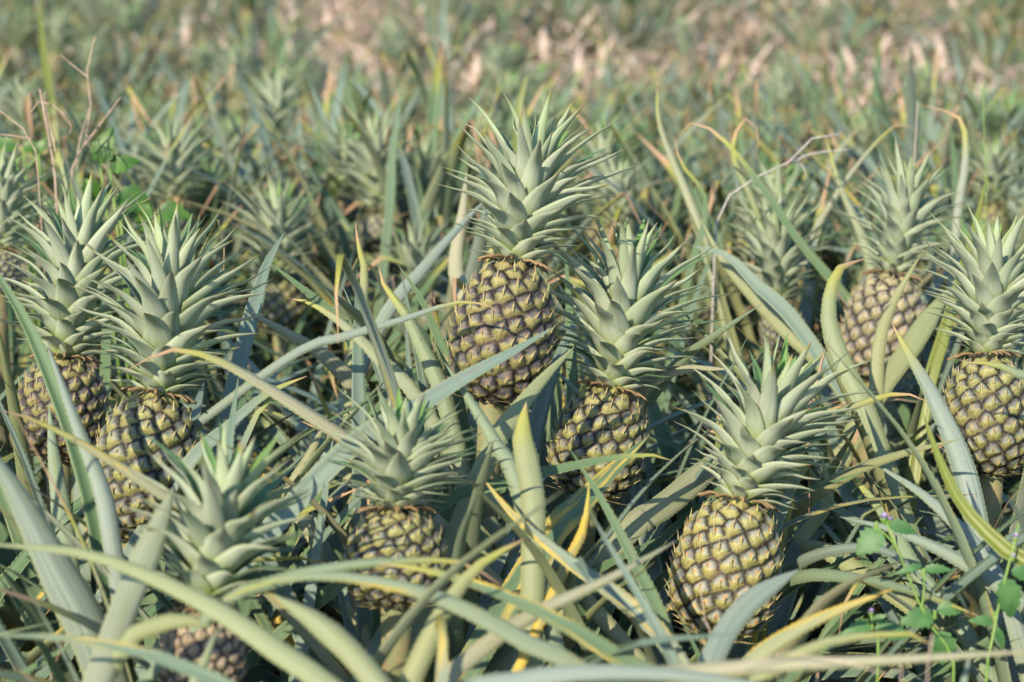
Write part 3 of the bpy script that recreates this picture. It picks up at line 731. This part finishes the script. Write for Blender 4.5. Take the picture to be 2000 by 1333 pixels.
def vivid_material():
    k = NT("vivid_leaf_blade"); u, c, side = k.attr("pa"); rn, dry, yel = k.attr("pb")
    st = k.noise(k.comb(k.math('MULTIPLY', c, 6.0), k.math('MULTIPLY', u, 1.2), rn), 1.6, 3.0)
    col = k.mix(st, (0.10, 0.15, 0.02), (0.24, 0.27, 0.06))
    col = k.mix(k.math('MULTIPLY', k.ramp(st, 0.5, 0.7), k.ramp(yel, 0.1, 0.4)), col, (0.46, 0.46, 0.10))
    du = k.math('SUBTRACT', u, dry)
    col = k.mix(k.ramp(du, -0.02, 0.02), col, (0.52, 0.32, 0.17))
    k.l(col, k.p.inputs["Base Color"]); k.p.inputs["Roughness"].default_value = 0.4
    k.bump(st, 0.3, 0.001); k.translucent((0.3, 0.5, 0.03), 0.18)
    return k.m
M_GREEN = vivid_material()
for i, (pts, Z0, Z1, wpx, face, opt) in enumerate(TR): trace_leaf(i, pts, Z0, Z1, wpx, face, opt)

n_leaf = 0
for i, p in enumerate(plants):
    if p['Z'] < 3.3 or p['key'] == 'f':
        n_leaf += grow(p, 20 if p['base'].y > 1.3 else 17, 500 + i, 1.0 if p['base'].y > 1.3 else 0.8)

# ------------------------------------------------------------------ shared meshes of the rows behind
def foliage_mesh(seed):
    rg = random.Random(seed); mb = MB(); n = 74
    for j in range(n):
        k = (j + rg.random()) / n; phi = j * 2.4 + rg.uniform(-.4, .4)
        c = rosette_ctrl(rg, phi, k, rg.uniform(0.55, 0.84) * (1 - .10 * k))
        dry = rg.uniform(0.84, 0.95) if rg.random() < 0.55 else 2.0
        if dry < 1 and rg.random() < 0.6:
            a, b = c[-2], c[-1]; d = (b - a) * 0.4
            c.append(b + Vector((d.x + rg.uniform(-.03, .03), d.y, -abs(d.z) - 0.03)))
        blade(mb, c, rg.uniform(0.028, 0.043), Vector((math.sin(phi), -math.cos(phi), 0)), 9, chan=rg.uniform(.12, .42), taper=rg.uniform(.45, .7), dry=dry,
              yel=rg.uniform(.2, .5) if rg.random() < 0.10 else 0, rand=rg.random(), tw=rg.uniform(-.7, .7), thick=0.0018)
    return mb
FOL = [foliage_mesh(s) for s in range(40, 48)]
FOLM = [f.mesh("foliage", M_LEAF) for f in FOL]
FR = [fruit_mb(0.048, 0.13, s, 80, 60 + i, 44, 34, False) for i, s in enumerate(('green', 'blue', 'tan'))]
FRM = [f.mesh("fruit", M_FRUIT) for f in FR]
CR = [crown_mb((.19, .15, .21, .17, .13, .20, .18)[i], (.088, .08, .078, .095, .07, .085, .08)[i], 80 + i, 60, 6, wid=1.0, tight=(0, .5, 1, -1, 0, -.5, .8)[i]) for i in range(7)]
CRM = [c.mesh("crown", M_CROWN) for c in CR]
def far_plant(x, y, i, label, group, root=None, fruit=True, sc=1.0):
    rg = random.Random(3000 + i)
    if root is None:
        root = empty("pineapple_plant", (x, y, ground_z(x, y))); tag(root, label, "pineapple plant", group)
    root.rotation_euler = (0, 0, 0)
    f = link(FOLM[i % 8], "foliage", root); f.rotation_euler = (0, 0, rg.uniform(0, 6.28)); hs = 1.06 if y < 4.2 else 0.95 if y < 5 else 0.84; f.scale = (sc, sc, sc * hs * rg.uniform(.88, 1.08))
    if fruit:
        q = link(FRM[i % 3], "fruit", root); q.location = (rg.uniform(-.04, .04), rg.uniform(-.04, .04), rg.uniform(0.34, 0.46) * (1 if y < 5 else .9)); q.rotation_euler = (rg.uniform(-.15, .15), rg.uniform(-.2, .2), rg.uniform(0, 6))
        c = link(CRM[i % 7], "crown", q); c.location = (0, 0, 0.122); c.rotation_euler = (rg.uniform(-.2, .2), rg.uniform(-.2, .2), 0); k_ = rg.uniform(.82, 1.1); c.scale = (k_, k_, k_)
        s_ = MB(); 
    return root
far = sorted(mid_spots, key=lambda s: s[1])
GL = [(4.5, "blurred pineapple plant in the rows just behind the fruits in focus"), (7.0, "soft blurred pineapple plant in the middle rows of the field"), (99, "faint pineapple plant in the farthest rows near the dry straw")]
N_IND = 290 - len(plants)
for p in plants:
    if p['Z'] >= 3.3 and p['key'] != 'f':
        i = plants.index(p); far_plant(0, p['base'].y, i, None, None, root=p['root'], fruit=False)
for i, (x, y) in enumerate(far[:N_IND]):
    q = project((x, y, 0.5)); part = 'left' if q[0] < 667 else 'centre' if q[0] < 1333 else 'right'
    band = "directly behind the fruits in focus" if y < 4.5 else "in the blurred middle rows" if y < 7 else "in the farthest rows before the dry straw"
    lab = "pineapple plant %s, %s part of the field" % (band, part)
    far_plant(x, y, i, lab, "pineapple plants %s, %s" % (band, part), fruit=rnd.random() < 0.56)
mass = MB()
for i, (x, y) in enumerate(far[N_IND:]):
    rg = random.Random(9000 + i); a = rg.uniform(0, 6.28); M = np.array([[math.cos(a), -math.sin(a), 0], [math.sin(a), math.cos(a), 0], [0, 0, 1]])
    mass.merge(FOL[i % 8], M, np.array([x, y, ground_z(x, y)]))
    if rg.random() < 0.5: mass.merge(CR[i % 7], M, np.array([x, y, ground_z(x, y) + 0.55]))
if mass.n: tag(mass.build("distant_pineapple_plants", M_LEAF), "mass of faint pineapple plants at the very back of the field", "plants", kind='stuff')

# labels of the near plants without fruit of their own: by what they stand beside
hero_named = {'A': "the tall central fruit", 'B': "the fruit right of centre", 'C': "the large lower right fruit", 'D': "the upright bottom centre fruit", 'E': "the small brown fruit at lower left",
              'F': "the leaning left fruit", 'G': "the dark fruit near the left edge", 'H': "the greyish tan fruit at right", 'I': "the right edge fruit", 'J': "the small shaded fruit at left",
              'K': "the fruit cut by the left edge", 'L': "the short shaded plant right of centre"}
used = {}
for p in plants:
    if p['key'] != 'f': continue
    q = (p['px'], p['py'], p['Z']); best = None
    hs = [h for h in plants if h['key'] in hero_named]
    h = min(hs, key=lambda h: (h['base'] - p['base']).length)
    d = p['base'] - h['base']
    rel = ("in front of" if d.y < 0 else "behind") if abs(d.y) > abs(d.x) else ("left of" if d.x < 0 else "right of")
    lab = "leafy pineapple plant without fruit growing %s %s" % (rel, hero_named[h['key']])
    used.setdefault(lab, []).append(p)
ordw = ["nearest", "second nearest", "third nearest", "fourth nearest", "fifth nearest", "sixth nearest", "seventh nearest", "eighth nearest"]
for lab, ps in used.items():
    ps.sort(key=lambda p: p['base'].y)
    for j, p in enumerate(ps):
        l2 = lab if len(ps) == 1 else ordw[min(j, 7)] + " " + lab.replace("leafy pineapple plant without fruit growing", "fruitless plant")
        tag(p['root'], l2, "pineapple plant", "pineapple plants of the field")

# ------------------------------------------------------------------ dry straw patches and leaf litter
rs = random.Random(5); st = MB()
for _ in range(20000):
    y = rs.uniform(6.0, 17); x = rs.uniform(-0.32 * y - .3, 0.32 * y + .3)
    if rs.random() > max(0.03, straw_zone(x, y) * 1.1): continue
    z = ground_z(x, y); a = rs.uniform(0, 6.28); L = rs.uniform(.15, .45); e = R(rs.choice((rs.uniform(-5, 18), rs.uniform(-5, 18), rs.uniform(20, 65))))
    z += rs.uniform(0, 0.32) * (straw_zone(x, y) > .5)
    o_ = Vector((math.cos(a), math.sin(a), 0)); p0 = Vector((x, y, z)); p1 = p0 + (o_ * math.cos(e) + Vector((0, 0, 1)) * math.sin(e)) * L * .6
    p2 = p1 + (o_ + Vector((0, 0, -.3))) * L * .4
    blade(st, [p0, p1, p2], rs.uniform(.015, .045), Vector((-math.sin(a), math.cos(a), 0)), 3, chan=.2, taper=.8, dry=2, rand=rs.random())
tag(st.build("dry_straw", M_STRAW), "pinkish brown dry grass and straw in patches at the back", "straw", kind='stuff')
lt = MB()
for _ in range(3200):
    y = rs.uniform(1.0, 6.5); x = rs.uniform(-.3 * y - .3, .3 * y + .3); z = ground_z(x, y) + rs.uniform(.005, .05)
    a = rs.uniform(0, 6.28); L = rs.uniform(.1, .4); o_ = Vector((math.cos(a), math.sin(a), 0)); p0 = Vector((x, y, z))
    blade(lt, [p0, p0 + o_ * L * .5 + Vector((0, 0, .03)), p0 + o_ * L], rs.uniform(.01, .03), Vector((-math.sin(a), math.cos(a), 0)), 4, chan=.3, taper=.7, dry=2, rand=rs.random())
tag(lt.build("leaf_litter", M_STRAW), "dead brown leaves littering the soil under the plants", "leaf litter", kind='stuff')

# ------------------------------------------------------------------ weeds
def ovate(mb, p, d, up, L, W, teeth=5, droop=0.3):
    """a toothed oval leaf from p along d"""
    d = d.normalized(); s = d.cross(up).normalized(); n = s.cross(d)
    m = 11; V = []; 
    for i in range(m):
        f = i / (m - 1); wv = W * .5 * (math.sin(math.pi * min(1, f ** .75)) ** .8 if 0 < f < 1 else 0) * (1.0 + (.16 if i % 2 else -.14))
        c = p + d * L * f - n * (droop * L * f * f)
        V += [c - s * wv + n * wv * .25, c, c + s * wv + n * wv * .25]
    q = [[i * 3 + a, i * 3 + a + 1, i * 3 + 4 + a, i * 3 + 3 + a] for i in range(m - 1) for a in (0, 1)]
    V = np.array([list(v) for v in V]); mb.add(V, q); 
    mb.add(V - np.array(n) * .0006, [r[::-1] for r in q])
def flower(mb, p, r, seed):
    rg = random.Random(seed)
    for j in range(60):
        a = rg.uniform(0, 6.28); e = rg.uniform(.1, 1.5); d = Vector((math.cos(a) * math.cos(e), math.sin(a) * math.cos(e), math.sin(e)))
        s = d.cross(Vector((.3, .2, 1))).normalized() * r * .12
        mb.add(np.array([list(p - s), list(p + s), list(p + d * r + s * .5), list(p + d * r - s * .5)]), [[0, 1, 2, 3]])
def weed(label, stem_px, Z, leaves, flowers, buds=(), side=()):
    foot = at(*stem_px[0], Z); base = Vector((foot.x, foot.y, ground_z(foot.x, foot.y)))
    root = empty("flowering_weed", base); tag(root, label, "weed", "lilac flowered weeds at lower right")
    P = [at(x, y, Z) - base for x, y in stem_px]
    s = MB(); tube(s, [Vector((0, 0, 0))] + P, .0022, .0012, 24, 6)
    for (a, b) in side: tube(s, [at(*a, Z) - base, at((a[0] + b[0]) / 2 + 3, (a[1] + b[1]) / 2, Z) - base, at(*b, Z) - base], .0012, .0008, 6, 5)
    s.build("stem", M_STEM, root)
    for (x, y, dx, dy, L, W) in leaves:
        mb = MB(); d = Vector((dx, -0.35, -dy)); ovate(mb, at(x, y, Z) - base, d, Vector((0, -.75, .65)), L * 1.05 / FPX * Z, W * 1.1 / FPX * Z); mb.build("leaf", M_WEED, root)
    for j, (x, y, r) in enumerate(flowers):
        c = at(x, y, Z) - base; g = MB(); k_ = r / FPX * Z
        tube(g, [c - Vector((0, 0, k_ * 1.1)), c - Vector((0, 0, k_ * .5)), c], k_ * .35, k_ * .75, 5, 8); fo = g.build("flower_head", M_STEM, root)
        fl = MB(); flower(fl, c, k_, j); fl.build("petals", M_PETAL, fo)
    for (x, y, r) in buds:
        c = at(x, y, Z) - base; k_ = r / FPX * Z; g = MB(); tube(g, [c - Vector((0, 0, k_)), c, c + Vector((0, 0, k_ * .8))], k_ * .5, k_ * .4, 5, 7); g.build("bud", M_STEM, root)
weed("lilac flowered weed with arching stem, leftmost of the tall two", [(1862, 1345), (1838, 1260), (1800, 1190), (1772, 1120), (1752, 1070), (1728, 1012)], 1.74,
     [(1722, 1038, -.8, .55, 62, 44), (1735, 1024, 1, .12, 52, 26), (1822, 1205, -1, -.05, 60, 40), (1830, 1190, 1, -.15, 46, 26), (1838, 1232, .1, 1, 66, 46), (1805, 1112, 1, -.2, 48, 18), (1800, 1105, -1, .1, 50, 14)],
     [(1726, 1012, 11), (1738, 1016, 7)], [(1712, 1026, 9), (1804, 1118, 9), (1826, 1200, 9)], [((1752, 1070), (1712, 1030)), ((1800, 1190), (1804, 1112))])
weed("lilac flowered weed at the right edge with a drooping leaf", [(1925, 1350), (1940, 1240), (1958, 1150), (1972, 1100), (1990, 1020)], 1.70,
     [(1962, 1130, .25, 1, 76, 46), (1975, 1115, 1, .1, 60, 30), (1940, 1215, -1, -.3, 46, 20), (1944, 1225, .5, 1, 46, 16)],
     [(1983, 1050, 9), (1978, 1088, 8)], [(1942, 1200, 7)])
weed("small low lilac flowered weed with two broad leaves below the orange leaf", [(1714, 1320), (1706, 1260), (1702, 1196)], 1.70,
     [(1706, 1228, -1, -.05, 58, 36), (1708, 1228, 1, .0, 66, 34), (1706, 1215, .6, -.6, 26, 16)],
     [(1701, 1196, 8)], [(1694, 1216, 8), (1715, 1212, 8)])
def broad_weed(label, Z, foot_px, leaves):
    foot = at(*foot_px, Z); base = Vector((foot.x, foot.y, ground_z(foot.x, foot.y)))
    root = empty("broad_leaved_weed", base); tag(root, label, "weed", "broad leaved weeds at left")
    for (x, y, dx, dy, L, W) in leaves:
        p = at(x, y, Z) - base; s = MB(); tube(s, [Vector((0, 0, 0)), p * .5 + Vector((.02, 0, .02)), p], .003, .002, 8, 6); st_ = s.build("leaf_stalk", M_STEM, root)
        mb = MB(); ovate(mb, p, Vector((dx, -.2, -dy)), Vector((0, -.8, .6)), L * .78 / FPX * Z, W * .7 / FPX * Z, droop=.5); mb.build("leaf", M_BROAD, root)
broad_weed("bright green broad leaved weed behind the dry twigs at left", 2.75, (230, 560),
     [(195, 320, .25, -1, 90, 66), (215, 330, .9, -.5, 70, 60), (170, 350, .4, 1, 60, 50), (230, 380, 1, .25, 90, 80), (310, 415, 1, -.1, 74, 66), (290, 400, -.4, .8, 70, 60)])
broad_weed("bright green broad leaved weed at the left edge below the bare twigs", 2.85, (30, 520),
     [(30, 290, -.8, -.4, 60, 46), (45, 290, .9, -.2, 50, 40), (75, 300, .3, -.9, 40, 30)])

# ------------------------------------------------------------------ dry twigs and sticks
def twig(name, label, cat, Z, branches, mat, group=None, r=.0035):
    branches = [(p_, q_ * .62) for p_, q_ in branches]
    b0 = branches[0][0]; foot = at(*b0[0], Z); base = Vector((foot.x, foot.y, ground_z(foot.x, foot.y)))
    root = empty(name, base); tag(root, label, cat, group)
    for j, br_ in enumerate(branches):
        pts, rr_ = br_; P = [at(x, y, Z + .01 * j) - base for x, y in pts]
        if j == 0: P = [Vector((0, 0, 0))] + P
        m = MB(); tube(m, P, rr_, rr_ * .45, 20, 6); m.build("main_stem" if j == 0 else "branch", mat, root)
twig("dry_twig", "tall bare forked twig standing behind the left pineapples", "twig", 2.7,
     [([(140, 420), (165, 290), (178, 200), (170, 135), (180, 110), (186, 72)], .0042), ([(170, 150), (145, 130), (118, 108)], .0022), ([(165, 285), (210, 225), (236, 190)], .003), ([(150, 330), (155, 280), (176, 210)], .0026)], M_TWIG, "dry twigs")
twig("dry_twig", "short pinkish brown twig stub with side twigs left of the tall one", "twig", 2.6,
     [([(112, 420), (104, 320), (92, 250), (78, 175)], .0055), ([(92, 245), (80, 200), (60, 220)], .0025), ([(84, 200), (112, 212), (138, 245), (136, 262)], .0026), ([(110, 300), (88, 200), (88, 180)], .0022)], M_TWIG, "dry twigs")
twig("dry_twig", "thin bent brown twig reaching in at the left edge", "twig", 2.5,
     [([(80, 420), (62, 290), (35, 240), (-10, 210)], .003), ([(62, 272), (20, 265), (-15, 262)], .0022)], M_TWIG, "dry twigs")
twig("bleached_stick", "pale grey bent stick lying over the leaves at right", "stick", 2.75,
     [([(1395, 520), (1420, 390), (1480, 345), (1552, 312), (1560, 300), (1595, 262), (1620, 250), (1642, 262)], .0042), ([(1550, 315), (1590, 300), (1660, 292)], .0028), ([(1556, 312), (1570, 330), (1575, 350)], .0024)], M_GREYTWIG)
twig("dry_grass_stem", "straight pale straw stem standing behind the tan fruit's crown", "grass stem", 2.8,
     [([(1780, 420), (1788, 280), (1792, 200)], .0022)], M_STRAW)
twig("grass_blade", "thin straight green grass blade standing at upper right", "grass stem", 2.7,
     [([(1925, 430), (1922, 280), (1921, 162)], .0024)], M_STEM)
twig("dry_grass_stem", "thin pale bent straw standing at bottom right", "grass stem", 1.42,
     [([(1810, 1345), (1822, 1280), (1818, 1240)], .0016)], M_STRAW)
twig("dry_grass_stem", "long thin pale straw arching along the bottom right", "grass stem", 1.40,
     [([(1760, 1380), (1720, 1325), (1620, 1285), (1540, 1275), (1440, 1300)], .0013)], M_STRAW)
twig("dry_grass_stem", "thin pale straw crossing the lower right fruit", "grass stem", 1.62,
     [([(1385, 1310), (1378, 1220), (1366, 1140)], .0011), ([(1390, 1300), (1420, 1210), (1450, 1150)], .001)], M_STRAW)
print("leaves", n_leaf, "plants", len(plants), "far", len(far), "objects", len(bpy.data.objects))
